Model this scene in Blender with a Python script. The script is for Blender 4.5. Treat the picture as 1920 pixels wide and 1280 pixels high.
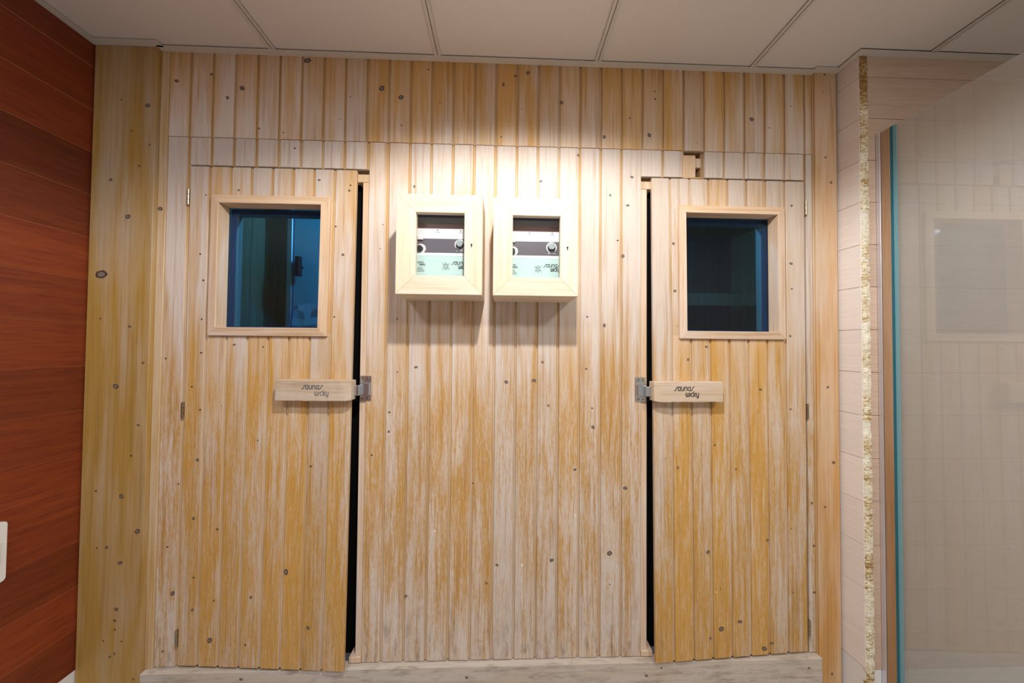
import bpy, bmesh, math, random
from mathutils import Vector, Matrix
random.seed(7)
# ------------------------------------------------------------------ units: metres. sauna front = plane y 0, camera eye = z EYE
EYE = 1.32
SC = bpy.context.scene
COL = SC.collection
for o in list(bpy.data.objects): bpy.data.objects.remove(o)

# ---------------- camera
cam = bpy.data.cameras.new('camera'); camo = bpy.data.objects.new('camera', cam); COL.objects.link(camo)
yaw, pitch, roll = math.radians(-1.73205338), math.radians(0.99733442), math.radians(-0.47856474)
cy, sy, cp, sp, cr, sr = math.cos(yaw), math.sin(yaw), math.cos(pitch), math.sin(pitch), math.cos(roll), math.sin(roll)
fwd = Vector((-sy*cp, cy*cp, sp)); rt = Vector((cy, sy, 0)); up = rt.cross(fwd)
rt, up = cr*rt - sr*up, sr*rt + cr*up
M = Matrix((rt, up, -fwd)).transposed().to_4x4(); M.translation = Vector((0, -1.142453723534, EYE))
camo.matrix_world = M
cam.sensor_width = 36; cam.lens = 570.203/1920*36; cam.clip_start = .02; cam.clip_end = 50
SC.camera = camo

# ---------------- world, exposure
w = bpy.data.worlds.new('world'); SC.world = w; w.use_nodes = True
w.node_tree.nodes['Background'].inputs[0].default_value = (.7, .8, 1, 1)
w.node_tree.nodes['Background'].inputs[1].default_value = .05
SC.view_settings.view_transform = 'Standard'; SC.view_settings.look = 'None'
SC.view_settings.gamma = 1; SC.view_settings.use_curve_mapping = False
SC.view_settings.exposure = 0.06

# ---------------- lights: main ceiling downlight, plus added fill lamps behind the camera and in the cabins
def lamp(name, kind, loc, energy, color, size=.04, spot=150, blend=.3, rot=(0, 0, 0)):
    l = bpy.data.lights.new(name, kind); l.energy = energy; l.color = color
    if kind == 'SPOT':
        l.spot_size = math.radians(spot); l.spot_blend = blend; l.shadow_soft_size = size
    if kind == 'POINT': l.shadow_soft_size = size
    if kind == 'AREA': l.shape = 'DISK'; l.size = size
    o = bpy.data.objects.new(name, l); COL.objects.link(o); o.location = (loc[0], loc[1], loc[2]+EYE); o.rotation_euler = rot
    return o
lamp('downlight_lamp', 'SPOT', (.07, -.92, 1.05), 75, (1, .985, .96), .032, 156, .3)
lamp('rear_fill', 'AREA', (-1.0, -1.5, 1.06), 15, (.80, .90, 1), .35)  # added fill behind the camera, as is the next one
lamp('rear_fill', 'AREA', (1.15, -1.6, 1.06), 21, (1, .94, .87), .35)
lamp('cabin_fill', 'POINT', (-.40, .22, .85), 22, (.8, .95, 1), .04)  # invented lamps, added to brighten what shows through the door windows
lamp('cabin_fill', 'POINT', (.5, .35, .95), 26, (.8, .95, 1), .05)

# ================================================================== helpers
def material(name, col=(.8, .8, .8), rough=.5, metal=0, spec=.5, **k):
    m = bpy.data.materials.new(name); m.use_nodes = True
    b = m.node_tree.nodes['Principled BSDF']
    b.inputs['Base Color'].default_value = (*col, 1); b.inputs['Roughness'].default_value = rough
    b.inputs['Metallic'].default_value = metal; b.inputs['Specular IOR Level'].default_value = spec
    for a, v in k.items(): b.inputs[a.replace('_', ' ')].default_value = v
    return m
class G:
    """tiny node graph helper"""
    def __init__(s, m): s.t = m.node_tree; s.n = s.t.nodes; s.l = s.t.links; s.b = s.n['Principled BSDF']
    def new(s, t, **k):
        x = s.n.new(t)
        for a, v in k.items(): setattr(x, a, v)
        return x
    def put(s, sock, v):
        if isinstance(v, bpy.types.NodeSocket): s.l.new(v, sock)
        elif isinstance(v, tuple) and len(v) == 3 and sock.type == 'RGBA': sock.default_value = (*v, 1)
        else: sock.default_value = v
    def math(s, op, a, b=0., c=0., clamp=False):
        x = s.new('ShaderNodeMath', operation=op, use_clamp=clamp)
        for i, v in enumerate((a, b, c)): s.put(x.inputs[i], v)
        return x.outputs[0]
    def mix(s, f, a, b, blend='MIX'):
        x = s.new('ShaderNodeMix', data_type='RGBA', blend_type=blend)
        s.put(x.inputs[0], f); s.put(x.inputs[6], a); s.put(x.inputs[7], b); return x.outputs[2]
    def noise(s, vec, scale=1., detail=3., rough=.5, dist=0.):
        x = s.new('ShaderNodeTexNoise'); s.l.new(vec, x.inputs['Vector'])
        x.inputs['Scale'].default_value = scale; x.inputs['Detail'].default_value = detail
        x.inputs['Roughness'].default_value = rough; x.inputs['Distortion'].default_value = dist
        return x.outputs['Fac']
    def scale(s, vec, sx, sy, sz, off=None):
        x = s.new('ShaderNodeVectorMath', operation='MULTIPLY'); s.l.new(vec, x.inputs[0]); x.inputs[1].default_value = (sx, sy, sz)
        if off is None: return x.outputs[0]
        y = s.new('ShaderNodeVectorMath', operation='ADD'); s.l.new(x.outputs[0], y.inputs[0]); s.l.new(off, y.inputs[1]); return y.outputs[0]
    def ramp(s, f, pts, interp='LINEAR'):
        x = s.new('ShaderNodeValToRGB'); s.l.new(f, x.inputs[0]); e = x.color_ramp.elements; x.color_ramp.interpolation = interp
        while len(e) < len(pts): e.new(.5)
        for k, (p, c) in zip(e, pts):
            k.position = p; k.color = (*c, 1) if isinstance(c, tuple) else (c, c, c, 1)
        return x.outputs[0]
    def rng(s, f, a, b, c=0., d=1.):
        x = s.new('ShaderNodeMapRange'); s.put(x.inputs[0], f)
        for i, v in enumerate((a, b, c, d)): x.inputs[i+1].default_value = v
        return x.outputs[0]
    def bump(s, h, strength=.3, dist=.001):
        x = s.new('ShaderNodeBump'); s.l.new(h, x.inputs['Height']); x.inputs['Strength'].default_value = strength
        x.inputs['Distance'].default_value = dist; s.l.new(x.outputs[0], s.b.inputs['Normal'])

def wood(name, pale, honey, dark, axis='Z', cover=None, worn=0., lo=-1.17, hi=1.09, xprof=None, rough=.55, tone=.16, grime=0., sat=1.):
    """pine: honey varnish left in streaks over bleached wood. cover = list of (z, how much varnish is left)"""
    m = material(name, pale, rough, spec=.3); g = G(m)
    tc = g.new('ShaderNodeTexCoord'); oi = g.new('ShaderNodeObjectInfo')
    rnd = oi.outputs['Random']
    cmb = g.new('ShaderNodeCombineXYZ')
    g.put(cmb.inputs[0], g.math('MULTIPLY', rnd, 53.)); g.put(cmb.inputs[1], g.math('MULTIPLY', rnd, 31.)); g.put(cmb.inputs[2], g.math('MULTIPLY', rnd, 17.))
    off = cmb.outputs[0]; P = tc.outputs['Object']
    A = {'Z': lambda c, l: (c, c, l), 'X': lambda c, l: (l, c, c), 'Y': lambda c, l: (c, l, c)}[axis]
    grain = g.noise(g.scale(P, *A(85, 2.2), off), 1, 4, .55, .6)
    fine = g.noise(g.scale(P, *A(420, 9), off), 1, 2, .5)
    blotch = g.noise(g.scale(P, *A(17, 1.6), off), 1, 3, .55, .4)
    big = g.noise(g.scale(P, 2.6, 2.6, 2.1), 1, 3, .6)
    sep = g.new('ShaderNodeSeparateXYZ'); g.l.new(P, sep.inputs[0])
    zz = g.rng(sep.outputs[2], lo+EYE, hi+EYE)
    cov = g.ramp(zz, [((z-lo)/(hi-lo), v) for z, v in (cover or [(-1.1, .5)])])
    if xprof:
        xx = g.rng(sep.outputs[0], -1.5, 1.5)
        cov = g.math('ADD', cov, g.math('SUBTRACT', g.ramp(xx, [((x+1.5)/3, v) for x, v in xprof]), .5))
    f = g.math('ADD', g.math('MULTIPLY', g.math('SUBTRACT', blotch, .5), 2.6), g.math('MULTIPLY', g.math('SUBTRACT', big, .5), 1.1))
    f = g.math('ADD', f, g.math('MULTIPLY', g.math('SUBTRACT', grain, .5), .9))
    f = g.math('ADD', f, g.math('MULTIPLY', g.math('SUBTRACT', rnd, .5), .35))
    v = g.math('ADD', cov, f, clamp=True)
    if worn:
        sp_ = g.noise(g.scale(P, *A(520, 42), off), 1, 3, .7)
        sp2 = g.noise(g.scale(P, *A(150, 9), off), 1, 3, .65)
        wz = g.ramp(zz, [(0, 1.), (.36, 1.), (.56, 0.)])
        k = g.math('MULTIPLY', g.math('SUBTRACT', g.math('ADD', sp_, g.math('MULTIPLY', sp2, .8)), .9), 2.7*worn)
        v = g.math('ADD', v, g.math('MULTIPLY', k, wz), clamp=True)
    c = g.mix(v, pale, honey)
    c = g.mix(g.rng(grain, .54, .78, 0, .55), c, dark)
    c = g.mix(g.rng(fine, .5, .75, 0, .22), c, dark)
    c = g.mix(g.rng(fine, .5, .25, 0, .18), c, tuple(min(1, q*1.15) for q in pale))
    if grime:
        gr = g.noise(g.scale(P, *A(60, 14), off), 1, 4, .7)
        gz = g.ramp(zz, [(0, 1.), (.04, .7), (.13, 0.)])
        c = g.mix(g.math('MULTIPLY', g.rng(gr, .5, .75, 0, grime), gz), c, (.16, .12, .09))
    h = g.new('ShaderNodeHueSaturation'); g.l.new(c, h.inputs['Color']); h.inputs['Saturation'].default_value = sat
    g.put(h.inputs['Value'], g.rng(rnd, 0, 1, 1-tone, 1.))
    g.l.new(h.outputs[0], g.b.inputs['Base Color'])
    g.bump(g.math('ADD', grain, g.math('MULTIPLY', fine, .6)), .25, .0006)
    return m

def tag(o, label=None, cat=None, group=None, kind=None):
    if label: o['label'] = label
    if cat: o['category'] = cat
    if group: o['group'] = group
    if kind: o['kind'] = kind
    return o
def link(name, bm, mats, parent=None, smooth=False):
    bmesh.ops.recalc_face_normals(bm, faces=bm.faces)
    me = bpy.data.meshes.new(name); bm.to_mesh(me); bm.free()
    for m in (mats if isinstance(mats, (list, tuple)) else [mats]): me.materials.append(m)
    if smooth:
        for p in me.polygons: p.use_smooth = True
    o = bpy.data.objects.new(name, me); COL.objects.link(o)
    if parent is not None:
        o.parent = parent; o.matrix_parent_inverse = Matrix.Translation(-parent.matrix_world.translation if parent.type != 'EMPTY' else -Vector(parent.location))
    return o
def thing(name, label, cat, loc, group=None, kind=None):
    o = bpy.data.objects.new(name, None); COL.objects.link(o); o.location = (loc[0], loc[1], loc[2]+EYE)
    o.empty_display_size = .05
    return tag(o, label, cat, group, kind)
def add_box(bm, x0, x1, y0, y1, z0, z1, bev=0., seg=1, mi=0):
    """z relative to eye height"""
    r = bmesh.ops.create_cube(bm, size=1.)
    vs = r['verts']
    for v in vs:
        v.co = Vector((x0+(v.co.x+.5)*(x1-x0), y0+(v.co.y+.5)*(y1-y0), EYE+z0+(v.co.z+.5)*(z1-z0)))
    fs = list({f for v in vs for f in v.link_faces})
    for f in fs: f.material_index = mi
    if bev:
        es = list({e for v in vs for e in v.link_edges})
        bmesh.ops.bevel(bm, geom=es, offset=bev, segments=seg, affect='EDGES', profile=.6)
    return bm
def box(name, x0, x1, y0, y1, z0, z1, mat, parent=None, bev=0., seg=1, kind=None):
    bm = add_box(bmesh.new(), x0, x1, y0, y1, z0, z1, bev, seg)
    o = link(name, bm, mat, parent)
    if kind: o['kind'] = kind
    return o
def add_prism(bm, poly, ext, mi=0):
    """poly: list of 3D Vectors (planar), ext: Vector"""
    a = [bm.verts.new(p) for p in poly]; b = [bm.verts.new(Vector(p)+ext) for p in poly]
    fs = [bm.faces.new(a[::-1]), bm.faces.new(b)]
    n = len(a)
    for i in range(n): fs.append(bm.faces.new((a[i], a[(i+1) % n], b[(i+1) % n], b[i])))
    for f in fs: f.material_index = mi
def add_disc(bm, c, r, h, axis=(0, -1, 0), seg=16, mi=0, r2=None, start=0., arc=1.):
    """cylinder/cone along axis from c, height h (z of c relative to eye)"""
    ax = Vector(axis).normalized(); u = ax.orthogonal().normalized(); v = ax.cross(u)
    c = Vector((c[0], c[1], c[2]+EYE)); r2 = r if r2 is None else r2
    a = [bm.verts.new(c+r*(math.cos(t)*u+math.sin(t)*v)) for t in [2*math.pi*i/seg for i in range(seg)]]
    b = [bm.verts.new(c+ax*h+r2*(math.cos(t)*u+math.sin(t)*v)) for t in [2*math.pi*i/seg for i in range(seg)]]
    fs = [bm.faces.new(a), bm.faces.new(b[::-1])]
    for i in range(seg): fs.append(bm.faces.new((a[i], a[(i+1) % seg], b[(i+1) % seg], b[i])))
    for f in fs: f.material_index = mi

# ---- knots: flat irregular discs let into the board's face
KR = random.Random(3)
def add_knot(bm, x, z, rmm, y, dark=1, mid=2, pale=False):
    r = rmm/1000*(.8 if not pale else .6); el = KR.uniform(.8, 1.35); ph = KR.uniform(0, 6)
    for sc, mi, dy in ((1., dark, -.0003), (.6, mid, -.0005)):
        if rmm < 4.5 and mi == mid: continue
        if pale and mi == mid: continue
        n = 10; vs = []
        for i in range(n):
            t = 2*math.pi*i/n; rr = r*sc*(1+.12*math.sin(2*t+ph)+.07*math.sin(5*t+2*ph))
            vs.append(bm.verts.new(Vector((x+rr*el*math.cos(t), y+dy, EYE+z+rr*math.sin(t)))))
        f = bm.faces.new(vs); f.material_index = mi
PITCH = .0804; GROOVE = .0085
def board_mesh(x0, x1, z0, z1, y, knots=(), left_cut=False, right_groove=True, th=.012, pale=(), rec=.0055):
    """tongue-and-groove board: chamfered face, sunk flat channel along its right side"""
    bm = bmesh.new(); xf = x1-GROOVE if right_groove else x1
    prof = [(x0, y+th), (x0, y+.0016), (x0+.0016, y), (xf-.0016, y), (xf, y+.0016)]
    if right_groove: prof += [(xf+.0003, y+rec), (x1-.0002, y+rec), (x1-.0002, y+th)]
    else: prof += [(xf, y+th)]
    zt = EYE+z1; zb = EYE+z0
    add_prism(bm, [Vector((a, b, zb)) for a, b in prof], Vector((0, 0, zt-zb)))
    if right_groove:
        for f in bm.faces:
            c = f.calc_center_median()
            if c.x > xf-.0018 and c.y < y+th-.002 and abs(f.normal.z) < .5: f.material_index = 4
    for k in knots:
        if x0+.002 < k[0] < xf-.001 and z0 < k[1] < z1: add_knot(bm, k[0], k[1], k[2], y)
    for k in pale:
        if x0+.002 < k[0] < xf-.001 and z0 < k[1] < z1: add_knot(bm, k[0], k[1], k[2], y, dark=3, pale=True)
    bmesh.ops.recalc_face_normals(bm, faces=bm.faces)
    for f in bm.faces:      # knot faces look out of the wall
        if f.material_index in (1, 2, 3) and f.normal.y > 0: f.normal_flip()
    return bm
def link_raw(name, bm, mats, parent):
    me = bpy.data.meshes.new(name); bm.to_mesh(me); bm.free()
    for m in mats: me.materials.append(m)
    o = bpy.data.objects.new(name, me); COL.objects.link(o); o.parent = parent
    o.matrix_parent_inverse = Matrix.Translation(-Vector(parent.location)); return o
K_WALL = [(-1.210,0.969,8.0), (-1.086,0.998,6.0), (-1.026,0.912,7.0), (-0.974,0.950,10.0), (-0.910,0.801,4.0), (-0.821,0.788,3.0), (-0.739,1.063,12.0), (-0.463,0.967,12.0), (-0.391,0.935,10.0), (-0.579,0.931,3.0), (-0.617,0.844,2.4), (-0.388,0.829,3.4), (-0.291,1.045,4.0), (-0.245,0.919,2.4), (-0.006,0.997,8.0), (-0.779,0.731,4.0), (-0.013,0.796,4.0), (0.040,1.032,6.0), (0.087,1.046,8.0), (0.125,0.940,4.0), (0.217,0.935,8.0), (0.064,0.907,2.6), (0.382,0.807,8.0), (0.453,0.776,8.0), (0.282,0.734,6.0), (0.557,0.819,10.0), (0.578,0.991,4.0), (0.580,0.961,4.0), (0.775,0.985,5.0), (0.962,0.894,10.0), (0.480,0.883,4.0), (0.743,0.795,2.4), (1.119,0.950,3.0), (1.032,0.862,4.0), (-1.252,0.492,10.0), (-1.222,-0.053,4.0), (-1.165,-0.505,4.0), (-1.152,-0.578,4.0), (-1.198,-0.729,4.0), (-1.175,-0.894,10.0), (-1.204,-1.098,5.0), (-0.337,0.598,6.0), (-0.451,0.452,2.4), (-0.460,0.362,2.4), (-0.349,0.154,6.0), (-0.393,0.100,4.0), (-0.322,-0.079,6.0), (-0.390,-0.097,3.0), (-0.190,-0.203,7.0), (-0.418,-0.317,6.0), (-0.417,-0.246,4.0), (-0.479,-0.403,4.0), (-0.192,-0.563,6.0), (-0.106,-0.508,4.0), (-0.031,-0.483,4.0), (0.014,-0.132,8.0), (-0.347,-0.917,6.0), (-0.014,-0.809,6.0), (-0.053,-0.875,6.0), (0.007,-1.153,6.0), (-0.068,-1.086,2.4), (0.139,0.630,6.0), (0.406,0.583,6.0), (0.490,0.655,6.0), (0.474,0.545,6.0), (0.435,0.409,4.0), (0.456,0.350,8.0), (0.293,0.396,5.0), (0.289,0.347,5.0), (0.319,0.116,5.0), (0.385,0.084,8.0), (0.130,0.166,8.0), (0.150,-0.057,6.0), (0.118,-0.126,8.0), (0.316,-0.081,5.0), (0.173,-0.220,6.0), (0.339,-0.229,4.0), (0.343,-0.301,8.0), (0.466,-0.529,8.0), (0.275,-0.459,6.0), (0.407,-0.771,12.0), (0.408,-0.886,3.0), (0.189,-0.794,8.0), (0.131,-0.891,6.0), (0.449,-1.142,4.0), (1.191,-0.590,6.0), (1.198,-0.752,5.0), (1.198,-0.928,6.0)]
K_DOOR1 = [(-1.093,0.547,3.0), (-1.107,0.329,4.0), (-1.093,0.233,4.0), (-1.095,0.091,4.0), (-0.976,0.567,4.0), (-1.094,-0.031,4.0), (-1.124,-0.154,4.0), (-1.092,-0.237,4.0), (-1.074,-0.274,4.0), (-1.005,-0.283,4.0), (-1.016,-0.223,2.4), (-1.097,-0.417,6.0), (-1.002,-0.461,5.0), (-0.976,-0.001,5.0), (-1.105,-0.626,6.0), (-1.018,-0.663,6.0), (-1.099,-0.835,4.0), (-1.100,-0.949,6.0), (-1.023,-0.915,4.0), (-1.034,-1.054,12.0), (-1.007,-1.020,4.0), (-0.904,-1.066,4.0), (-0.889,-0.900,6.0), (-0.686,0.612,5.0), (-0.575,0.575,6.0), (-0.571,0.595,4.0), (-0.592,0.334,6.0), (-0.621,0.439,4.0), (-0.617,0.104,4.0), (-0.871,-0.008,4.0), (-0.858,-0.177,5.0), (-0.707,-0.310,5.0), (-0.687,-0.436,5.0), (-0.857,-0.575,6.0), (-0.881,-0.345,3.0), (-0.765,-0.809,12.0), (-0.680,-1.000,8.0)]
K_DOOR2 = [(0.648,0.399,6.0), (0.652,0.217,6.0), (0.660,0.084,2.6), (0.701,-0.043,6.0), (0.773,0.006,6.0), (0.783,-0.268,8.0), (0.608,-0.412,8.0), (0.657,-0.446,6.0), (0.801,-0.364,4.0), (0.884,-0.455,5.0), (0.838,-0.455,4.0), (0.985,-0.155,6.0), (0.640,-0.816,10.0), (0.771,-0.758,8.0), (0.818,-0.894,3.0), (0.820,-1.040,12.0), (0.777,-1.071,6.0), (0.894,-1.018,8.0), (0.990,-1.123,10.0), (1.007,-0.723,6.0), (1.113,0.331,6.0), (1.115,0.233,4.0), (1.107,0.050,5.0), (1.107,-0.231,6.0), (1.125,-0.509,6.0), (1.056,-0.536,4.0), (1.015,-0.454,6.0), (1.105,-0.682,5.0), (1.110,-0.922,8.0), (1.039,-0.861,4.0), (1.052,-0.767,3.0), (1.021,-1.105,6.0), (1.117,0.557,6.0)]
K_POST1 = [(-1.291,0.861,10.0), (-1.383,0.879,4.0), (-1.344,0.767,4.0), (-1.280,0.718,5.0), (-1.314,0.640,4.0), (-1.411,0.587,6.0), (-1.348,0.455,10.0), (-1.433,0.246,20.0), (-1.432,0.088,4.0), (-1.331,0.061,6.0), (-1.372,-0.152,10.0), (-1.281,-0.068,6.0), (-1.291,-0.289,5.0), (-1.312,-0.397,4.0), (-1.341,-0.539,10.0), (-1.428,-0.520,4.0), (-1.283,-0.662,10.0), (-1.386,-0.717,6.0), (-1.418,-0.719,4.0), (-1.339,-0.771,8.0), (-1.347,-0.932,8.0), (-1.351,-0.971,6.0), (-1.349,-1.002,4.0), (-1.387,-1.040,4.0), (-1.326,-1.043,4.0), (-1.348,-1.085,5.0), (-1.364,-1.095,5.0), (-1.282,-1.174,5.0)]
K_POST2 = [(1.247,1.073,4.0), (1.242,1.003,2.6), (1.248,0.746,5.0), (1.269,0.648,6.0), (1.248,-0.145,6.0), (1.268,-0.432,8.0), (1.233,-0.600,5.0), (1.254,-1.224,6.0)]
K_SILL = [(-0.913,-1.181,6.0), (-0.120,-1.194,6.0), (0.538,-1.203,6.0), (1.154,-1.190,5.0), (0.594,-1.177,4.0)]
K_PALE = [(-0.245,-0.682,6.0), (0.049,-0.484,6.0), (0.276,-0.629,8.0), (0.079,-0.810,8.0), (0.666,-0.868,4.0), (0.801,-0.905,4.0)]
# ================================================================== materials
PALE = (.75, .63, .54); HONEY = (.60, .34, .09); DARK = (.36, .16, .05)
wood_top = wood('pine_top_row', PALE, (.64, .37, .12), DARK, cover=[(.7, .4), (.8, .3), (.95, .6), (1.09, .8)],
                xprof=[(-1.3, .3), (-.75, .32), (-.5, .55), (.0, .78), (.5, .62), (.9, .6), (1.3, .6)], tone=.1)
wood_wall = wood('pine_wall', (.71, .61, .53), (.57, .31, .08), DARK, cover=[(-1.15, .1), (-1.0, .2), (-.85, .45), (-.5, .66), (-.15, .58), (.1, .3), (.25, .1), (.5, .02), (.76, -.05)],
                 worn=1., tone=.1, grime=.9)
wood_door = wood('pine_door', (.71, .595, .50), (.61, .325, .062), DARK, cover=[(-1.15, .75), (-.8, .88), (-.3, .7), (0, .5), (.15, .28), (.6, .1)],
                 worn=.8, tone=.12, grime=.35)
wood_trim = wood('pine_trim', (.68, .53, .38), (.56, .35, .12), DARK, cover=[(-1.15, .75), (-.3, .65), (.2, .45), (.9, .35), (1.09, .5)], tone=.06)
wood_post = wood('pine_post', (.50, .37, .24), (.43, .245, .05), (.25, .14, .05), cover=[(-1.15, .7), (-.3, .6), (.2, .45), (.9, .4), (1.09, .55)], tone=.04)
wood_post2 = wood('pine_post_right', (.68, .50, .35), (.60, .31, .09), (.32, .16, .06), cover=[(-1.15, .8), (-.5, .75), (0, .6), (.4, .3), (.8, .3), (1.09, .6)], tone=.04)
wood_frame = wood('pine_frame', (.78, .63, .52), (.70, .49, .31), DARK, cover=[(-1.1, .4)], tone=.08)
wood_frame_h = wood('pine_frame_rail', (.78, .63, .52), (.70, .49, .31), DARK, axis='X', cover=[(-1.1, .4)], tone=.08)
wood_box = wood('pine_box', (.85, .74, .62), (.80, .65, .47), (.55, .36, .2), cover=[(-1.1, .3)], tone=.05)
wood_box_h = wood('pine_box_rail', (.85, .74, .62), (.80, .65, .47), (.55, .36, .2), axis='X', cover=[(-1.1, .3)], tone=.05)
wood_sill = wood('pine_sill', (.60, .53, .46), (.55, .42, .29), (.25, .2, .16), axis='X', cover=[(-1.3, .2)], lo=-1.33, hi=4., tone=.02, grime=.8)
wood_handle = wood('pine_handle', (.66, .55, .45), (.60, .45, .30), (.33, .22, .14), axis='X', cover=[(-1.1, .25)], tone=.1)
wood_cabin = wood('pine_cabin', (.62, .48, .33), (.5, .34, .17), (.3, .17, .08), cover=[(-1.1, .4)], tone=.15)
wood_cabin_shade = wood('shaded_cabin_boards', (.22, .17, .13), (.16, .11, .08), (.05, .03, .02), cover=[(-1.1, .4)], tone=.15)  # cabin pine darkened to stand for the unlit back wall
reflection_m = wood('reflected_brown', (.46, .30, .19), (.40, .22, .10), (.2, .1, .05), cover=[(-1.15, .8), (-.3, .6), (.3, .3), (.7, 0)], tone=.04)  # brown of a reflection painted onto a strip
knot_dark = material('knot_dark', (.075, .045, .03), .6); knot_mid = material('knot_mid', (.21, .17, .15), .6)
plug = material('wood_filler', (.86, .74, .56), .6)
wood_groove = wood('pine_groove', (.68, .55, .42), (.60, .38, .17), DARK, cover=[(-1.1, .5)], tone=.1)
WM = lambda m: [m, knot_dark, knot_mid, plug, wood_groove]

def laminate(name, base, alt, dark, axis, tone, rough=.35):
    m = material(name, base, rough); g = G(m); tc = g.new('ShaderNodeTexCoord'); oi = g.new('ShaderNodeObjectInfo')
    cmb = g.new('ShaderNodeCombineXYZ')
    for i, k in enumerate((41., 23., 11.)): g.put(cmb.inputs[i], g.math('MULTIPLY', oi.outputs['Random'], k))
    A = (lambda c, l: (c, l, c)) if axis == 'Y' else (lambda c, l: (l, c, c))
    a = g.noise(g.scale(tc.outputs['Object'], *A(55, 2.), cmb.outputs[0]), 1, 4, .6, .5)
    b = g.noise(g.scale(tc.outputs['Object'], *A(260, 14), cmb.outputs[0]), 1, 2, .6)
    c = g.mix(g.rng(a, .35, .65), base, alt); c = g.mix(g.rng(b, .48, .68, 0, .7), c, dark)
    h = g.new('ShaderNodeHueSaturation'); g.l.new(c, h.inputs['Color']); g.put(h.inputs['Value'], g.rng(oi.outputs['Random'], 0, 1, 1-tone, 1+tone))
    g.l.new(h.outputs[0], g.b.inputs['Base Color']); return m
red_lam = laminate('red_brown_laminate', (.175, .026, .005), (.225, .040, .007), (.11, .013, .004), 'Y', .28, .5)
edge_glint = material('laminate_bevel_glint', (.46, .20, .08), .5)  # bevel highlight put into the colour
beige_lamY = laminate('pale_laminate_return', (.83, .765, .715), (.86, .80, .755), (.77, .69, .63), 'Y', .04, .5)
beige_lamX = laminate('pale_laminate', (.56, .41, .31), (.61, .46, .36), (.49, .34, .24), 'X', .04, .5)
white = material('white_paint', (.78, .77, .75), .5)
ceil_m = material('ceiling_tile_face', (.72, .62, .59), .9); g = G(ceil_m); tc = g.new('ShaderNodeTexCoord')
nn = g.noise(tc.outputs['Object'], 220, 2, .6); g.l.new(g.mix(g.rng(nn, .4, .7, 0, .25), (.76, .71, .67), (.67, .62, .59)), g.b.inputs['Base Color']); g.bump(nn, .2, .0006)
tbar_m = material('grid_metal_white', (.66, .62, .56), .45)
floor_m = material('floor_tile', (.46, .44, .42), .4)
rear_m = material('rear_wall_paint', (.50, .49, .47), .7)
steel = material('chrome', (.68, .73, .78), .24, 1); alu = material('satin_aluminium', (.72, .72, .78), .35, .85)
mirror = material('polished_aluminium', (.82, .80, .80), .1, 1)
brass = material('old_hinge_metal', (.36, .31, .22), .35, 1)
black = material('black', (.01, .01, .01), .5); ink = material('ink', (.035, .03, .035), .6); ink_blue = material('faded_ink', (.07, .10, .13), .6)
teal = material('teal_seal', (.24, .52, .60), .25, Transmission_Weight=.35)
teal_d = material('teal_seal_core', (.01, .13, .19), .3)

def glass_mat(name, tint, film=0., film_col=(.6, .6, .6), ior=1.45, rough=.0, spec_scale=1.):
    m = bpy.data.materials.new(name); m.use_nodes = True; t = m.node_tree; t.nodes.clear()
    o = t.nodes.new('ShaderNodeOutputMaterial'); tr = t.nodes.new('ShaderNodeBsdfTransparent'); tr.inputs[0].default_value = (*tint, 1)
    gl = t.nodes.new('ShaderNodeBsdfGlossy'); gl.inputs['Roughness'].default_value = rough; gl.inputs[0].default_value = (.95, .97, 1, 1)
    # Schlick reflectance, the same from both sides of the sheet
    lw = t.nodes.new('ShaderNodeLayerWeight'); lw.inputs[0].default_value = .5
    pw = t.nodes.new('ShaderNodeMath'); pw.operation = 'POWER'; pw.inputs[1].default_value = 5; t.links.new(lw.outputs['Facing'], pw.inputs[0])
    f0 = ((ior-1)/(ior+1))**2
    ma = t.nodes.new('ShaderNodeMath'); ma.operation = 'MULTIPLY_ADD'; ma.inputs[1].default_value = 1-f0; ma.inputs[2].default_value = f0; t.links.new(pw.outputs[0], ma.inputs[0])
    mx = t.nodes.new('ShaderNodeMixShader'); t.links.new(ma.outputs[0], mx.inputs[0])
    base = tr.outputs[0]
    if film:
        d = t.nodes.new('ShaderNodeBsdfDiffuse'); d.inputs[0].default_value = (*film_col, 1)
        m2 = t.nodes.new('ShaderNodeMixShader'); m2.inputs[0].default_value = film
        t.links.new(tr.outputs[0], m2.inputs[1]); t.links.new(d.outputs[0], m2.inputs[2]); base = m2.outputs[0]
    t.links.new(base, mx.inputs[1]); t.links.new(gl.outputs[0], mx.inputs[2]); t.links.new(mx.outputs[0], o.inputs[0]); return m
win_glass = glass_mat('tinted_window_glass', (.19, .46, .70), ior=1.45)
box_glass = glass_mat('clear_glass', (.96, .98, .98), ior=1.45)
shower_glass = glass_mat('shower_glass', (.93, .95, .94), film=.36, film_col=(.60, .585, .555), ior=1.85)

# ================================================================== setting
CZ = 1.078
XL, XR, YR = -1.484, 2.6, -2.7
floor = tag(box('floor', XL-.1, XR+.1, YR-.1, 0, -EYE-.05, -EYE, floor_m, kind='structure'), 'beige tiled floor in front of the sauna', 'floor')
rear = tag(box('wall_front', XL-.1, XR+.1, YR-.1, YR, -EYE, CZ+.05, rear_m, kind='structure'), 'beige painted wall behind the viewer', 'wall')
far = tag(box('wall_right', XR, XR+.1, YR, -.083, -EYE, CZ+.05, rear_m, kind='structure'), 'beige painted wall beyond the shower', 'wall')

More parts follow.
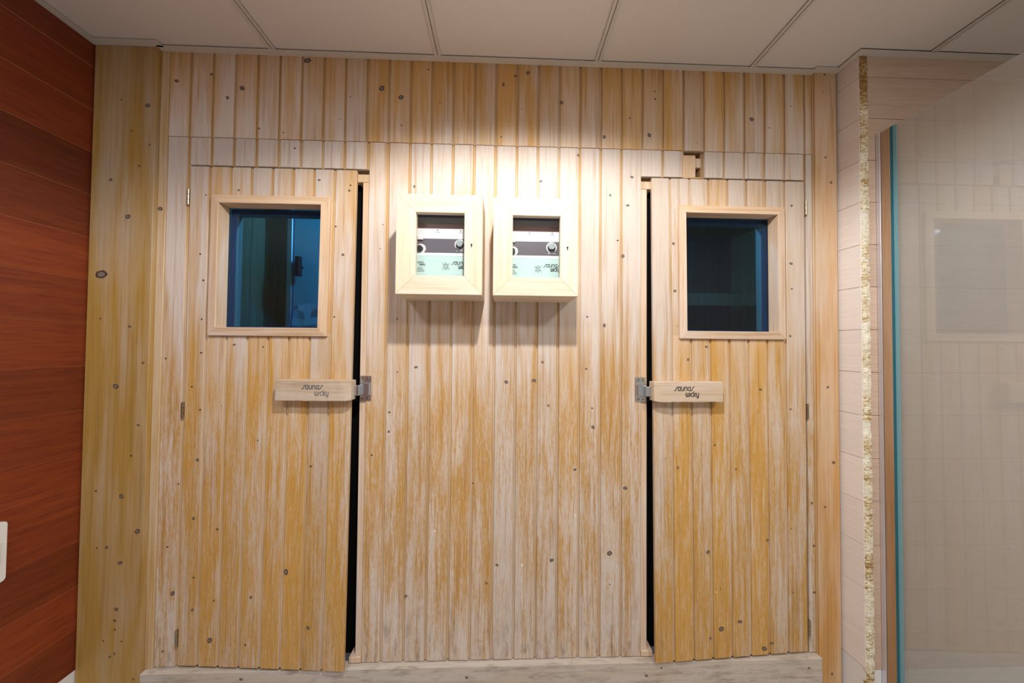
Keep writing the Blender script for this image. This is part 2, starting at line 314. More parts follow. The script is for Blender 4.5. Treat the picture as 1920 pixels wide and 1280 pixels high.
# ceiling: sheet above, grid and tiles as its pieces
ceiling = tag(box('ceiling', XL-.1, XR+.1, YR-.1, .1, CZ+.03, CZ+.06, white, kind='structure'), 'suspended ceiling of pale matt tiles in a white metal grid', 'ceiling')
tb = [-.8509+.6*k for k in range(6)]
xs = [XL]+tb+[XR]; ys = [0, -.6, -1.2, -1.8, -2.4, YR]
tilemesh = {}
for i in range(len(xs)-1):
    for j in range(len(ys)-1):
        a, b = xs[i]+.010, xs[i+1]-.010; y0, y1 = ys[j+1]+.010, ys[j]-.010
        if j == 0:
            y1 = -.0225
            if a > 1.2: y1 = -.107
        if i == 4 and j == 0:      # tile notched round the wall corner
            bm = bmesh.new(); X = lambda x, y: Vector((x, y, EYE+CZ+.005))
            add_prism(bm, [X(a, y0), X(b, y0), X(b, -.107), X(1.277, -.107), X(1.277, y1), X(a, y1)], Vector((0, 0, .015)))
            link('ceiling_tile', bm, ceil_m, ceiling)
        elif b > a: box('ceiling_tile', a, b, y0, y1, CZ+.005, CZ+.02, ceil_m, ceiling)
for x in tb:
    bm = bmesh.new(); y1 = -.024 if x < 1.2 else -.109
    add_box(bm, x-.012, x+.012, YR, y1, CZ, CZ+.0012); add_box(bm, x-.001, x+.001, YR, y1, CZ, CZ+.028)
    link('grid_bar', bm, tbar_m, ceiling)
for y in ys[1:-1]:
    for i in range(len(xs)-1):
        a = xs[i]+(.012 if i else 0); b = xs[i+1]-.012
        if b > a: box('grid_bar', a, b, y-.012, y+.012, CZ, CZ+.0012, tbar_m, ceiling)
# wall angle: L strip following the posts and the right-hand corner
def angle(x0, x1, y0, y1, down_face):
    bm = bmesh.new(); add_box(bm, x0, x1, y0, y1, CZ-.0005, CZ+.0015)
    link('wall_angle', bm, tbar_m, ceiling)
angle(-1.2635, 1.206, -.024, 0, 0)
angle(XL+.024, -1.2395, -.042, -.018, 0)
angle(-1.2635, -1.2395, -.0239, -.018, 0)
angle(1.206, 1.276, -.034, -.0095, 0)
angle(1.1885, 1.206, -.034, -.0241, 0)
angle(1.276, 1.300, -.107, -.0, 0)
angle(1.300, XR, -.107, -.083, 0)
angle(XL, XL+.024, YR, -.018, 0)

# left wall: red-brown laminate boards
wl = tag(box('wall_left', XL-.1, XL-.012, YR, .02, -EYE, CZ+.03, rear_m, kind='structure'), 'left wall clad in glossy red-brown laminate boards', 'wall')
LP = .1535
for k in range(-7, 9):
    z0 = -.0816+LP*k; z1 = z0+LP
    if k == -7: z0 = -1.142
    z1 = min(z1, CZ)
    if z1 <= z0: continue
    bm = bmesh.new()      # profile in x,z with small bevels painted pale as highlights, run along y
    e = .0012; Xp = XL
    prof = [(Xp-.012, z0), (Xp-.0012, z0), (Xp, z0+e), (Xp, z1-e), (Xp-.0012, z1), (Xp-.012, z1)]
    add_prism(bm, [Vector((a, YR, EYE+b)) for a, b in prof], Vector((0, -YR, 0)))
    for f in bm.faces:
        if abs(f.calc_center_median().z-(EYE+z0+e/2)) < 4e-4 and len(f.verts) == 4: f.material_index = 1
    link('laminate_board', bm, [red_lam, edge_glint], wl)
tag(box('baseboard_left', XL-.012, XL+.001, YR, 0, -EYE, -1.142, white, kind='structure'), 'white painted strip under the red-brown boards', 'baseboard')

# right return and the wall behind the shower glass
BP = .1548
wr = tag(box('wall_return', 1.312, 1.40, -.070, .10, -EYE, CZ+.03, rear_m, kind='structure'), 'narrow return wall right of the sauna clad in pale pink-beige boards', 'wall')
wb = tag(box('wall_back_right', 1.312, XR, -.071, .10, -EYE, CZ+.03, rear_m, kind='structure'), 'wall behind the shower glass clad in beige horizontal boards', 'wall')
for k in range(-7, 8):
    z0 = -.0816+BP*k+.0007; z1 = min(z0+BP-.0014, CZ)
    if k == -7: z0 = -1.135
    box('laminate_board', 1.300, 1.312, -.080, .012, z0, z1, beige_lamY, wr, bev=.0006)
    box('laminate_board', 1.3285, XR, -.083, -.071, z0, z1, beige_lamX, wb, bev=.0006)
box('white_skirting', 1.301, 1.312, -.080, .012, -EYE, -1.137, white, wr)
box('white_skirting', 1.3285, XR, -.082, -.071, -EYE, -1.137, white, wb)
# torn chipboard edge of the corner
chip = material('bare_chipboard_edge', (.7, .6, .36), .8); g = G(chip); tc = g.new('ShaderNodeTexCoord')
n1 = g.noise(g.scale(tc.outputs['Object'], 60, 60, 190), 1, 4, .65, 1.2); n2 = g.noise(g.scale(tc.outputs['Object'], 3, 3, 9), 1, 2, .5)
zs = g.new('ShaderNodeSeparateXYZ'); g.l.new(tc.outputs['Object'], zs.inputs[0])
up_ = g.rng(zs.outputs[2], EYE+.75, EYE+.95, 0, .5)
cc = g.ramp(g.math('SUBTRACT', g.math('ADD', n1, g.math('MULTIPLY', g.math('SUBTRACT', n2, .5), .7)), g.math('MULTIPLY', up_, .35)), [(.3, (.26, .13, .03)), (.42, (.50, .33, .12)), (.5, (.78, .70, .50)), (.62, (.86, .83, .72))])
g.l.new(cc, g.b.inputs['Base Color']); g.bump(n1, .8, .003)
bm = bmesh.new(); R5 = random.Random(5); n = 150; rows = []
for i in range(n+1):
    z = EYE-1.32+(CZ+1.32)*i/n
    a = 1.3015+R5.uniform(-.0012, .0012); b = 1.3285+R5.uniform(-.0022, .0008); d = -.0835+R5.uniform(-.0018, .0015)
    rows.append([bm.verts.new(Vector(p)) for p in ((a, -.072, z), (a, d+.002, z), ((a+b)/2, d-R5.uniform(0, .002), z), (b, d, z), (b, -.072, z))])
for r0, r1 in zip(rows, rows[1:]):
    for j in range(4): bm.faces.new((r0[j], r0[j+1], r1[j+1], r1[j]))
tag(link('trim_corner', bm, chip), 'torn cream and golden chipboard edge at the right-hand corner', 'corner edge', kind='structure')

# ================================================================== sauna front wall: framing behind + boards
frame_in = wood('rough_framing', (.55, .40, .22), (.45, .28, .12), (.2, .1, .05), cover=[(-1.1, .4)], tone=.1)
bm = bmesh.new(); DY0, DY1 = .012, .075
add_box(bm, -1.50, -1.156, DY0, DY1, -1.156, CZ+.03)
add_box(bm, -.506, .528, DY0, DY1, -1.156, CZ+.03)
add_box(bm, 1.178, 1.33, DY0, DY1, -1.156, CZ+.03)
add_box(bm, -1.156, -.506, DY0, DY1, .664, CZ+.03)
add_box(bm, .528, 1.178, DY0, DY1, .765, CZ+.03)
add_box(bm, .528, .688, DY0, DY1, .664, .765); add_box(bm, .766, 1.178, DY0, DY1, .664, .765)
wall = tag(link('wall_back', bm, frame_in), 'sauna front wall of vertical pine tongue-and-groove boards', 'wall', kind='structure')
SEAM = .7622; ZB = -1.152; ZD = .6575
def wboard(x0, x1, z0, z1, y=0., mat=wood_wall, **k):
    return link_raw('board', board_mesh(x0, x1, z0, z1, y, K_WALL, pale=K_PALE, **k), WM(mat), wall)
X0 = -1.2345
ZT = CZ+.01
for k in range(30):
    a = X0+PITCH*k; b = a+PITCH
    wboard(a, b, SEAM+.0008+KR.uniform(0, .0008), ZT, y=-.0012, mat=wood_top)                    # top row
    lo = ZB if k == 0 else ZD+.0015
    if 9 <= k <= 21: lo = ZB
    if k == 24: continue                                                                           # missing piece
    z1 = SEAM-.0008
    aa, bb = a, b
    if k == 9: aa = -.505
    if k == 21: bb = .5262
    if k == 8: bb = -.5055
    if k == 22: aa = .5268
    wboard(aa, bb, lo + (KR.uniform(0, .0015) if lo > 0 else 0), z1, y=0, right_groove=(k != 21))
wboard(X0+PITCH*30, 1.2030, SEAM+.0008, ZT, y=-.0012, mat=wood_top, right_groove=False)
wboard(1.1790, 1.2030, ZB, SEAM-.0008, right_groove=False)
box('leak_stop', .680, .775, .0755, .083, .655, .775, frame_in, wall)  # added board, stops cabin light leaking through the hole
box('joint_shade', 1.2932, 1.2998, .006, .0115, -1.32, CZ, material('joint_shade_black', (.012, .008, .006), .9), wall)  # black strip painting the shade in the gap beside the post
# pieces seen in the hole of the missing board
box('framing_block', .6905, .741, .004, .0118, .6575, .748, wood_frame, wall)
box('framing_block', .7412, .766, .010, .022, .705, .741, wood_frame, wall, bev=.001)
box('framing_block', .690, .766, .001, .012, .657, .6615, wood_trim, wall)
gap_black = material('gap_shade_black', (.004, .004, .004), .9, spec=.1)
box('door_gap_shade', -.62, -.5286, .040, .060, -1.156, .62, gap_black, wall); box('door_gap_shade', .5501, .64, .040, .060, -1.156, .62, gap_black, wall)  # added black strips, stand for shade in the door gaps and block cabin light
# jamb strips beside the free edges of the doors
for n_, (a, b) in enumerate(((-.5285, -.5058), (.5270, .5500))):
    box('jamb_strip', a, b, .004, .06, -1.132, .611, wood_frame, wall, bev=.0008)
    box('jamb_head', a-(.02 if n_ == 0 else 0), b+(0 if n_ == 0 else .02), .003, .04, .6115, .641, wood_trim, wall, bev=.0008)
    box('jamb_foot', a-(.02 if n_ == 0 else 0), b+(0 if n_ == 0 else .02), -.002, .04, -1.152, -1.1325, wood_frame, wall, bev=.0008)

def post(name, x0, x1, y, z0, z1, mat, knots, label):
    bm = bmesh.new(); add_box(bm, x0, x1, y, .012, z0, z1, .0012)
    bmesh.ops.recalc_face_normals(bm, faces=bm.faces)
    for k in knots: add_knot(bm, k[0], k[1], k[2], y)
    for f in bm.faces:
        if f.material_index and f.normal.y > 0: f.normal_flip()
    me = bpy.data.meshes.new(name); bm.to_mesh(me); bm.free()
    for m in WM(mat): me.materials.append(m)
    o = bpy.data.objects.new(name, me); COL.objects.link(o)
    return tag(o, label, 'trim board', kind='structure')
post('trim_1', -1.4795, -1.2625, -.018, -EYE, CZ, wood_post, K_POST1, 'wide knotty pine board between red-brown wall and sauna boards')
post('trim_2', -1.2622, -1.2350, -.004, -1.156, CZ, wood_trim, [k for k in K_WALL if k[0] < -1.236], 'narrow pine batten right of the wide knotty board')
post('trim_3', 1.2070, 1.2930, -.010, -EYE, CZ, wood_post2, K_POST2, 'orange-brown pine board at the right end of the sauna front')
post('trim_4', 1.2033, 1.2068, -.004, -1.156, CZ, wood_trim, [], 'thin pine lath left of the orange-brown end board')
post('trim_5', -1.2600, 1.2065, -.020, -EYE, -1.156, wood_sill, K_SILL, 'grey stained wooden sill board running below both doors')

# ================================================================== doors
def deform(o, xh, xf, amp, z0=-1.145, z1=.652):
    """warp: the free bottom corner stands off towards the room"""
    for v in o.data.vertices:
        u = (v.co.x-xh)/(xf-xh); t = 1-(v.co.z-EYE-z0)/(z1-z0)
        v.co.y -= amp*max(0, u)*max(0., min(1.05, t))
def mitre(name, quads, y0, y1, mat, parent, bev=.0012, slope=0.):
    """one rail of a mitred frame: quad of (x,z) outer-outer-inner-inner"""
    bm = bmesh.new()
    P = [Vector((x, y0+(slope if i < 2 else 0), EYE+z)) for i, (x, z) in enumerate(quads)]
    Q = [Vector((x, y1, EYE+z)) for x, z in quads]
    a = [bm.verts.new(p) for p in P]; b = [bm.verts.new(p) for p in Q]
    bm.faces.new(a[::-1]); bm.faces.new(b)
    for i in range(4): bm.faces.new((a[i], a[(i+1) % 4], b[(i+1) % 4], b[i]))
    if bev: bmesh.ops.bevel(bm, geom=list(bm.edges), offset=bev, segments=1, affect='EDGES')
    return link(name, bm, mat, parent)
def mitred_frame(ox0, ox1, oz0, oz1, ix0, ix1, iz0, iz1, y0, y1, mv, mh, parent, slope=0., name='frame_rail'):
    g_ = .0002
    return [mitre(name, [(ox0, oz1), (ox1, oz1), (ix1, iz1), (ix0, iz1)], y0, y1, mh, parent, slope=slope),
            mitre(name, [(ox0, oz0), (ox1, oz0), (ix1, iz0), (ix0, iz0)], y0, y1, mh, parent, slope=slope),
            mitre(name, [(ox0, oz0), (ox0, oz1), (ix0, iz1), (ix0, iz0)], y0, y1, mv, parent, slope=slope),
            mitre(name, [(ox1, oz0), (ox1, oz1), (ix1, iz1), (ix1, iz0)], y0, y1, mv, parent, slope=slope)]

# stroke lettering
LET = {
 's': ([[(-.05, -.02), (.14, 0), (.26, .14), (.48, .86), (.60, 1), (.80, 1.02)]], .80),
 'a': ([[(.72, 1), (.36, 1), (.14, .84), (.08, .5), (.14, .16), (.36, 0), (.72, 0)], [(.72, 1), (.72, 0)]], .95),
 'u': ([[(.08, 1), (.08, .22), (.22, 0), (.56, 0), (.70, .22), (.70, 1)]], .92),
 'n': ([[(.08, 0), (.08, .78), (.22, 1), (.56, 1), (.70, .78), (.70, 0)]], .92),
 'w': ([[(.08, 1), (.08, .22), (.2, 0), (.42, 0), (.54, .22), (.54, 1)], [(.54, .22), (.66, 0), (.88, 0), (1., .22), (1., 1)]], 1.22),
 'i': ([[(.08, 1), (.08, 0)]], .34),
 'c': ([[(.64, 1), (.36, 1), (.14, .84), (.08, .5), (.14, .16), (.36, 0), (.64, 0)]], .82),
 'k': ([[(.08, 1.45), (.08, 0)], [(.6, 1), (.14, .5), (.6, 0)]], .78),
 'y': ([[(.08, 1), (.08, .22), (.22, 0), (.70, 0)], [(.70, 1), (.70, -.25), (.56, -.42), (.2, -.42)]], .9),
 'C': ([[(.7, 1.4), (.3, 1.4), (.08, 1.1), (.08, .3), (.3, 0), (.7, 0)]], .9), 'O': ([[(.3, 1.4), (.08, 1.1), (.08, .3), (.3, 0), (.55, 0), (.75, .3), (.75, 1.1), (.55, 1.4), (.3, 1.4)]], .95),
 'N': ([[(.08, 0), (.08, 1.4), (.7, 0), (.7, 1.4)]], .92), 'T': ([[(0, 1.4), (.8, 1.4)], [(.4, 1.4), (.4, 0)]], .92),
 'R': ([[(.08, 0), (.08, 1.4), (.6, 1.4), (.7, 1.1), (.6, .75), (.08, .75)], [(.4, .75), (.72, 0)]], .92), 'L': ([[(.08, 1.4), (.08, 0), (.66, 0)]], .8),
 'E': ([[(.66, 1.4), (.08, 1.4), (.08, 0), (.66, 0)], [(.08, .7), (.6, .7)]], .84), 'M': ([[(.08, 0), (.08, 1.4), (.5, .5), (.92, 1.4), (.92, 0)]], 1.12), 'I': ([[(.08, 1.4), (.08, 0)]], .34),
}
def stroke(bm, pts, w_, y, th=.0003):
    for (a, b), (c, d) in zip(pts, pts[1:]):
        v = Vector((c-a, 0, d-b)); L = v.length
        if L < 1e-7: continue
        v /= L; nrm = Vector((-v.z, 0, v.x))*w_/2; e = v*w_*.35
        p, q = Vector((a, y, EYE+b))-e, Vector((c, y, EYE+d))+e
        add_prism(bm, [p+nrm, q+nrm, q-nrm, p-nrm], Vector((0, -th, 0)))
def write(bm, text, x, z, h, w_, y, shear=0., xs=1., track=0.):
    for ch in text:
        if ch == ' ': x += h*.6; continue
        paths, adv = LET[ch]
        for p in paths: stroke(bm, [(x+(a+shear*b)*h*xs, z+b*h) for a, b in p], w_, y)
        x += (adv+track)*h*xs
    return x

def door(idx, label, xh, xf, amp, win, handle_x, hinges, side):
    """xh hinge side, xf free side"""
    d = thing('door_%d' % idx, label, 'door', (xh, 0, -1.15), kind='structure')
    a, b = min(xh, xf), max(xh, xf); z0, z1 = -1.145, .652; pw = (b-a)/8; yf = -.003
    (ox0, ox1, oz0, oz1), (ix0, ix1, iz0, iz1) = win
    cut = .012; parts = []
    kn = K_DOOR1 if idx == 1 else K_DOOR2
    for k in range(8):
        x0 = a+pw*k; x1 = x0+pw; last = k == 7
        if x1 > ox0+cut and x0 < ox1-cut and not (x0 < ox0 and x1 < ox0+.03):
            full = False
        else: full = True
        if x0 < ix0-.001 and x1 > ix0+.001 or x0 < ix1 and x1 > ix1: full = False
        rg = not last
        if full: parts.append(link_raw('board', board_mesh(x0, x1, z0, z1, yf, kn, right_groove=rg, pale=K_PALE), WM(wood_door), d))
        else:
            parts.append(link_raw('board', board_mesh(x0, x1, z0, oz0+cut, yf, kn, right_groove=rg, pale=K_PALE), WM(wood_door), d))
            parts.append(link_raw('board', board_mesh(x0, x1, oz1-cut, z1, yf, kn, right_groove=rg), WM(wood_door), d))
    # stiles filling beside the window where a cut board is wider than the frame
    for (p, q) in ((a, ox0), (ox1, b)):
        for k in range(8):
            x0 = a+pw*k; x1 = x0+pw
            s0, s1 = max(x0, p), min(x1, q)
            isfull = not ((x0 < ix0-.001 and x1 > ix0+.001) or (x0 < ix1 and x1 > ix1) or (x1 > ox0+cut and x0 < ox1-cut and not (x0 < ox0 and x1 < ox0+.03)))
            if not isfull and s1-s0 > .004:
                if p == a: s1 = min(x1, ox0+cut)
                else: s0 = max(x0, ox1-cut)
                parts.append(link_raw('board', board_mesh(s0, s1, oz0+cut, oz1-cut, yf, kn, right_groove=(s1 >= x1-.001 and k != 7 and s1-s0 > .02)), WM(wood_door), d))
    core = bmesh.new(); c0, c1 = yf+.012, .036; m_ = .014
    for (p, q, r, s) in ((a+m_, ix0-.002, z0+m_, z1-m_), (ix1+.002, b-m_, z0+m_, z1-m_), (ix0-.002, ix1+.002, z0+m_, iz0-.002), (ix0-.002, ix1+.002, iz1+.002, z1-m_)):
        add_box(core, p, q, c0, c1, r, s)
    parts.append(link('core_panel', core, frame_in, d))
    fr = bpy.data.objects.new('window_frame', None); COL.objects.link(fr); fr.parent = d; fr.empty_display_size = .05
    # rails are sub-parts of the window frame
    rails = mitred_frame(ox0, ox1, oz0, oz1, ix0, ix1, iz0, iz1, -.017, .034, wood_frame, wood_frame_h, d, slope=.004)
    for r in rails: r.parent = fr
    parts += rails
    kb = bmesh.new()
    add_box(kb, ix0+.001, ix1-.001, .028, .032, iz0+.001, iz1-.001)
    gl = link('window_pane', kb, win_glass, d); parts.append(gl)
    # inner frame behind the pane
    q = .022
    inner = bmesh.new()
    for (p, qq, r, s) in ((ix0, ix0+q, iz0, iz1), (ix1-q, ix1, iz0, iz1), (ix0+q, ix1-q, iz0, iz0+.006), (ix0+q, ix1-q, iz1-q, iz1)):
        add_box(inner, p, qq, .036, .062, r, s)
    parts.append(link('inner_frame', inner, wood_frame, d))
    # handle
    hx0, hx1 = handle_x; hz0, hz1 = -.1965, -.1225
    hb = bmesh.new(); add_box(hb, hx0, hx1, -.040, yf, hz0, hz1, .0035, 2)
    R = random.Random(11+idx)
    bmesh.ops.subdivide_edges(hb, edges=[e for e in hb.edges if abs(e.verts[0].co.x-e.verts[1].co.x) > .1], cuts=14)
    for v in hb.verts:          # worn, splintered free end
        t = (v.co.x-hx0)/(hx1-hx0); t = t if side > 0 else 1-t
        if t > .86:
            k = (t-.86)/.14; v.co.z += (-.16-(v.co.z-EYE))*.05*k*k; v.co.y += .007*k*k
        v.co.z += R.uniform(-.0006, .0006); v.co.y += R.uniform(-.0005, .0005)
    h = link('handle', hb, wood_handle, d); parts.append(h)
    tx = -.7154 if idx == 1 else .6335; tx *= .985
    lb = bmesh.new(); i_ = ink_blue if idx == 1 else ink
    write(lb, 'saunas', tx+.002, -.1540, .0130, .0024 if idx == 1 else .0026, -.0406, shear=.12, xs=1.03)
    e_ = write(lb, 'wicky', tx+(.046 if idx == 1 else .043), -.1755, .0125, .0016 if idx == 1 else .0028, -.0406, xs=1.0)
    l_ = link('lettering', lb, i_, d); l_.parent = h; l_.matrix_parent_inverse = h.matrix_parent_inverse.copy(); parts.append(l_)
    l_.matrix_parent_inverse = Matrix.Identity(4)
    l_['_sub'] = 1
    for hz in hinges:
        g_ = bmesh.new()
        for q in range(3): add_disc(g_, (xh-(.004 if side > 0 else -.004), -.004, hz-.028+q*.019), .0042, .0178, (0, 0, 1), 10)
        add_box(g_, xh-.006, xh+.006, -.0008, .006, hz-.028, hz+.028)
        hg = link('hinge', g_, brass, d)
    for o in parts:
        if o.type == 'MESH': deform(o, xh, xf, amp)
    # fix sub-part parenting (identity chain: all vertices stay in world space)
    T = Matrix.Translation(-Vector(d.location))
    fr.matrix_parent_inverse = Matrix.Identity(4)
    for r in rails: r.matrix_parent_inverse = T
    l_.matrix_parent_inverse = Matrix.Identity(4)
    return d
door(1, 'left sauna door of pine boards with square window and faded handle lettering', -1.1500, -.5500, .034,
     ((-1.0657, -.6385, .0320, .5450), (-1.0348, -.6700, .0620, .5140)), (-.797, -.5340), (.538, -.238, -1.050), 1)
door(2, 'right sauna door of pine boards with square window and dark handle lettering', 1.1690, .5665, .031,
     ((.6650, 1.0810, .0360, .5450), (.6915, 1.0500, .0650, .5150)), (.5520, .811), (.550, -.2375, -1.057), -1)

# door catches screwed to the middle wall
def catch(x0, x1, s, label):
    c = thing('door_catch', label, 'door catch', ((x0+x1)/2, 0, -.16), 'chrome door catches')
    b = bmesh.new(); add_box(b, x0, x1, -.0025, 0, -.2045, -.112, .0012); link('plate', b, steel, c)
    b = bmesh.new(); m0, m1 = x0+.003, x1-.003
    add_box(b, m0, m1, -.013, -.0025, -.182, -.138, .002); link('bridge', b, steel, c)
    e0, e1 = (x0-.026, x0+.010) if s < 0 else (x1-.010, x1+.026)
    b = bmesh.new(); add_box(b, e0, e1, -.030, -.012, -.180, -.143, .003, 2); link('roller_housing', b, steel, c)
    b = bmesh.new(); add_disc(b, ((e0-.007) if s < 0 else (e1+.007), -.022, -.173), .006, .024, (0, 0, 1), 12); link('roller', b, alu, c)
    for sz in (-.1215, -.1945):
        for sx in (x0+.011, x1-.011):
            b = bmesh.new(); add_disc(b, (sx, -.0025, sz), .0048, .0018, seg=12, r2=.003); link('screw', b, brass, c)
catch(-.5245, -.4840, -1, 'chrome catch plate beside the left door handle')
catch(.5035, .5430, 1, 'chrome catch plate beside the right door handle')

# ================================================================== control boxes
p_white = material('panel_white', (.80, .74, .76), .4); p_purple = material('panel_purple', (.135, .11, .13), .35)
p_mint = material('panel_mint', (.60, .76, .72), .4); p_pale = material('panel_pale_ledge', (.82, .90, .88), .35); p_navy = material('shade_band_navy', (.05, .07, .16), .25)
p_grey = material('shade_band_grey', (.30, .30, .31), .35); p_brown = material('shade_band_brown', (.25, .14, .12), .4); knob_m = material('knob_silver', (.62, .68, .70), .25, .6)
def control_box(o, inn, K, keyh, label):
    ox0, ox1, oz0, oz1 = o; ix0, ix1, iz0, iz1 = inn; F = -.145
    c = thing('control_box', label, 'control box', ((ox0+ox1)/2, 0, oz0), 'wooden control boxes on the middle wall')
    t = .014
    for q in ((ox0, ox0+t, oz0, oz1), (ox1-t, ox1, oz0, oz1)): box('side_panel', q[0], q[1], F+.021, 0, q[2], q[3], wood_box, c, .0008)
    for q in ((oz0, oz0+t), (oz1-t, oz1)): box('end_panel', ox0+t, ox1-t, F+.021, 0, q[0], q[1], wood_box_h, c, .0008)
    dr = bpy.data.objects.new('box_door', None); COL.objects.link(dr); dr.parent = c; dr.empty_display_size = .03
    for r in mitred_frame(ox0, ox1, oz0, oz1, ix0, ix1, iz0, iz1, F, F+.020, wood_box, wood_box_h, c): r.parent = dr
    kb = bmesh.new(); add_disc(kb, (keyh[0], F, keyh[1]), .0032, .0004, seg=12); add_box(kb, keyh[0]-.0016, keyh[0]+.0016, F-.0004, F, keyh[1]-.009, keyh[1])
    r = link('keyhole', kb, black, c); r.parent = dr
    r = box('box_pane', ix0+.0, ix1, F+.012, F+.015, iz0, iz1, box_glass, c); r.parent = dr
    # control unit
    Y = -.100; kx, kz = K[0]*.9766, K[1]*.9766; u = .001873*.9766; x0, x1 = ox0+t+.0005, ox1-t-.0005
    unit = box('control_panel', x0, x1, Y+.003, -.002, oz0+t+.001, oz1-t-.001, p_grey, c)
    I = unit
    def sub(name, b, m): 
        r = link(name, b, m, c); r.parent = unit; r.matrix_parent_inverse = Matrix.Identity(4)
        return r
    T = Matrix.Translation(-Vector(c.location)); unit.matrix_parent_inverse = T
    def strip(name, a, b_, m, y=Y):    # a,b in px below the knob centre
        sub(name, add_box(bmesh.new(), x0, x1, y, Y+.003, kz-b_*u, kz-a*u), m)
    strip('upper_shade_band', -60, -50, p_navy); strip('upper_shade_band', -50, -39, p_grey); strip('upper_shade_band', -39, -29, p_brown)  # shade and reflections on the upper panel painted as coloured bands
    strip('white_band', -29, -10.3, p_white); strip('dark_band', -10.3, 17, p_purple)
    strip('ledge', 17, 22.5, p_pale, Y-.004); strip('lower_cover', 22.5, 68, p_mint, Y-.0035)
    for dx in (-42, 1.3):
        b = bmesh.new(); add_disc(b, (kx+dx*u, Y, kz+26.3*u), .0022, .0015, seg=10); sub('indicator_lamp', b, p_brown)
        b = bmesh.new(); add_box(b, kx+(dx-4.5)*u, kx+(dx+4.5)*u, Y-.0003, Y, kz+22*u, kz+22.7*u); sub('caption_line', b, p_grey)
    b = bmesh.new(); add_disc(b, (kx, Y, kz-.001), .0185, .0006, seg=28); sub('dial', b, p_white)
    b = bmesh.new(); add_box(b, kx-.013, kx+.013, Y-.0008, Y, kz-.0225, kz-.0205); add_box(b, kx-.009, kx-.007, Y-.0008, Y, kz-.019, kz-.013); sub('caption_line', b, p_white)
    b = bmesh.new(); add_disc(b, (kx, Y-.0006, kz), .0120, .014, seg=24, r2=.0105); sub('knob', b, knob_m)
    b = bmesh.new(); add_disc(b, (kx, Y-.0006, kz-.0015), .0138, .003, seg=24); sub('knob_collar', b, black)
    lx, lz = kx-74*u, kz-8.6*u
    b = bmesh.new(); add_disc(b, (lx+.003, Y, lz), .0165, .0006, seg=24); sub('dial', b, p_white)
    b = bmesh.new(); add_disc(b, (lx, Y-.0006, lz-.001), .0105, .012, seg=20, r2=.009); sub('knob', b, black)
    b = bmesh.new(); add_box(b, lx-.009, lx+.010, Y-.006, Y, kz+7*u, kz+16*u, .0015); sub('switch_button', b, p_white)
    # print on the lower cover
    Z = lambda px: kz-px*u
    yy = Y-.0036
    b = bmesh.new(); write(b, 'saunas', kx-15*u, Z(38.5), 5.6*u, .0019, yy, shear=.25, xs=1.0); write(b, 'wicky', kx-2*u, Z(46), 5.4*u, .0022, yy, xs=.82); sub('lettering', b, ink); b = bmesh.new()
    # emblem: crossed curves round a figure s
    ex, ez = kx-25.5*u, Z(42); e = 7*u
    for s_ in (-1, 1):
        stroke(b, [(ex+s_*e*.85, ez+e), (ex+s_*e*.8, ez+e*.5), (ex+s_*e*.45, ez+e*.1), (ex+s_*e*.45, ez-e*.1), (ex+s_*e*.8, ez-e*.5), (ex+s_*e*.85, ez-e)], .0010, yy)
        stroke(b, [(ex-e*.6, ez+s_*e*.3), (ex, ez+s_*e*.95), (ex+e*.6, ez+s_*e*.3)], .0011, yy)
    stroke(b, [(ex+e*.35, ez+e*.35), (ex, ez+e*.5), (ex-e*.35, ez+e*.25), (ex+e*.35, ez-e*.25), (ex, ez-e*.5), (ex-e*.35, ez-e*.35)], .0012, yy)
    sub('emblem', b, ink); b = bmesh.new()
    tx = kx-79*u
    write(b, 'CONTROL', tx, Z(36.5), 2.0*u, .0007, yy); write(b, 'TERMICO', tx+3.5*u, Z(40.8), 2.0*u, .0009, yy)
    for q in range(4): add_box(b, tx+.001, tx+(.022 if q > 1 else .018)+.001*q, yy-.0002, yy, Z(45+q*2.4), Z(44.3+q*2.4))
    sub('caption', b, ink)
    dr.matrix_parent_inverse = Matrix.Identity(4)
    for r in dr.children: r.matrix_parent_inverse = T
    return c
control_box((-.3520, -.0700, .1685, .4990), (-.2880, -.1296, .2305, .4380), (-.1533, .3573), (-.1057, .3346), 'wooden box with glazed front on the wall, nearer the left door')
control_box((-.0345, .2480, .1680, .4945), (.0298, .1873, .2295, .4345), (.1695, .3534), (.2117, .3307), 'wooden box with glazed front on the wall, nearer the right door')

# ================================================================== shower screen
GX = 1.366; GT = .786
s = thing('shower_screen', 'tall shower glass panel with teal edge seal standing right of the sauna', 'shower screen', (GX, -.083, -EYE))
box('glass_pane', GX-.004, GX+.004, -1.05, -.1225, -EYE+.01, GT, shower_glass, s)
box('wall_channel', GX-.011, GX+.011, -.0965, -.0835, -EYE, GT, alu, s, .001)
box('reflection_strip', GX-.0075, GX+.0075, -.1220, -.0970, -EYE, GT, reflection_m, s, .0008)  # solid strip standing in for a brown reflection in the screen
box('edge_seal', GX-.0062, GX-.0042, -.1395, -.1225, -EYE+.01, GT, teal, s, .0004)
box('seal_lip', GX-.0072, GX-.0064, -.1300, -.1226, -EYE+.01, GT, teal_d, s)

# white switch plate on the left wall
s = thing('wall_switch', 'white switch plate with rounded corners on the red-brown wall', 'switch', (XL, -.225, -.708))
bm = bmesh.new(); add_box(bm, XL, XL+.008, -.270, -.178, -.708, -.531)
bm.normal_update(); bmesh.ops.recalc_face_normals(bm, faces=bm.faces)
bmesh.ops.bevel(bm, geom=[e for e in bm.edges if abs(e.verts[0].co.x-e.verts[1].co.x) > .004], offset=.010, offset_type='OFFSET', segments=5, profile=.5, affect='EDGES')
sw = link('plate', bm, white, s)
bm = bmesh.new(); add_box(bm, XL+.008, XL+.011, -.258, -.190, -.652, -.588, .0015); link('rocker', bm, white, s)

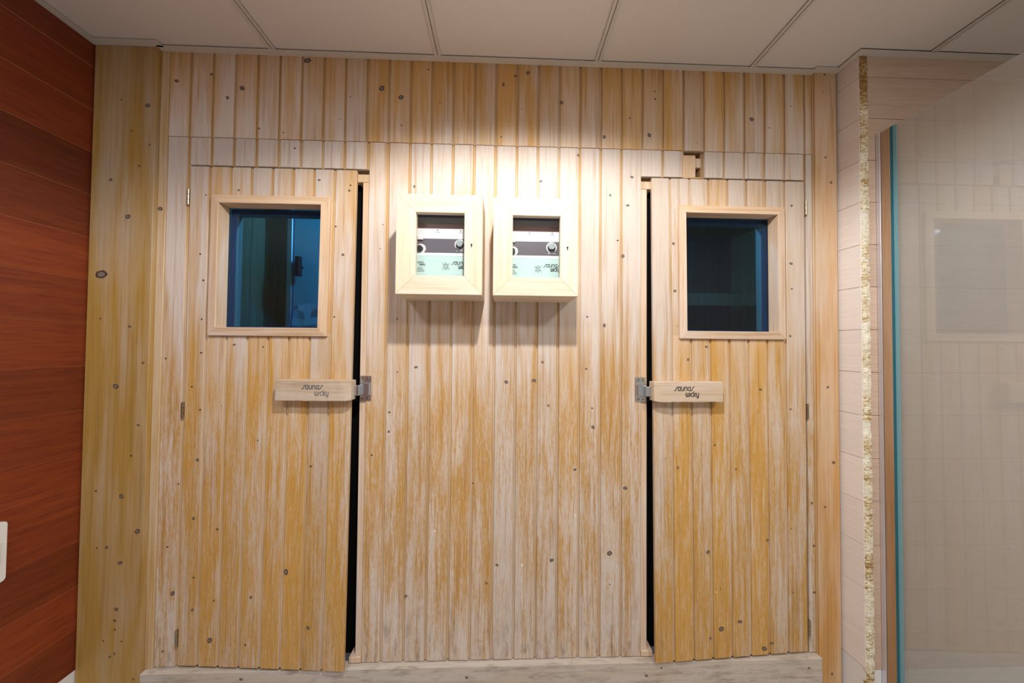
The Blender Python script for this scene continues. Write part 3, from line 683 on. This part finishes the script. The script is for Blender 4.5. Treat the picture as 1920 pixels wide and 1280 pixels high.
# ================================================================== cabins behind the doors
def cabin(side, x0, x1):
    names = 'wall_cabin_%s' % side; y0, y1 = .101, 1.75
    lab = 'seen dimly through the %s door window' % side
    mk = lambda nm, what, *a: tag(box(nm, *a, wood_cabin, kind='structure'), what+' of the %s cabin, ' % side+lab, 'wall')
    c1 = mk('wall_cabin_%s_left' % side, 'left side wall', x0-.03, x0-.012, y0, y1, -1.15, 1.10)
    c2 = mk('wall_cabin_%s_right' % side, 'right side wall', x1+.012, x1+.03, y0, y1, -1.15, 1.10)
    c = mk('wall_cabin_%s_back' % side, 'back wall', x0-.03, x1+.03, y1+.012, y1+.03, -1.15, 1.10)
    mk('ceiling_cabin_%s' % side, 'ceiling', x0-.03, x1+.03, y0, y1+.03, 1.10, 1.12); mk('floor_cabin_%s' % side, 'floor', x0-.03, x1+.03, y0, y1+.03, -1.17, -1.15)
    n = int((y1-y0)/.09)
    for k in range(n): box('board', x0-.012, x0, y0+k*.09, y0+k*.09+.086, -1.15, 1.10, wood_cabin, c1, .0015)
    n = int((x1-x0)/.09)
    for k in range(n): box('board', x0+k*.09, x0+k*.09+.086, y1, y1+.012, -1.15, 1.10, wood_cabin_shade, c, .0015)
    return c
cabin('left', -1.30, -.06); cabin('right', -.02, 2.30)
t = thing('added_bench', 'added bench standing in for the band reflected in the right door window', 'bench', (1.2, 1.3, .36))  # made-up bench in place of a reflected band
for k in range(3): box('added_slat', .0, 2.28, 1.31+.12*k, 1.40+.12*k, .42, .45, wood_cabin, t, .003)
box('added_front_rail', .0, 2.28, 1.28, 1.306, .35, .45, wood_cabin, t, .003)
# added film-wrapped panel, gives the teal shapes in the left door window
teal_p = material('added_panel_teal', (.28, .74, .84), .25)
film = material('added_wrinkled_film', (.55, .85, .92), .12, spec=.8)
t = thing('added_panel', 'added teal panel in wrinkled film giving the shapes in the left door window', 'panel', (-.98, .50, -1.15))
box('panel', -1.115, -.80, .50, .53, -1.149, .80, teal_p, t, .003)  # board of the added panel
box('added_edge_strip', -1.145, -1.117, .49, .54, -1.15, .80, alu, t, .003)
b = bmesh.new(); add_disc(b, (-1.07, .47, .36), .016, .10, (0, 0, 1), 12); add_disc(b, (-1.07, .50, .41), .008, .03); link('added_grip', b, black, t)
R9 = random.Random(4); b = bmesh.new()
nx, nz = 10, 34; vv = [[b.verts.new(Vector((-1.11+.305*i/nx, .492+R9.uniform(-.006, .006), EYE-1.14+1.36*j/nz+R9.uniform(-.012, .012)))) for i in range(nx+1)] for j in range(nz+1)]
for j in range(nz):
    for i in range(nx): b.faces.new((vv[j][i], vv[j][i+1], vv[j+1][i+1], vv[j+1][i]))
link('added_film_wrap', b, film, t)
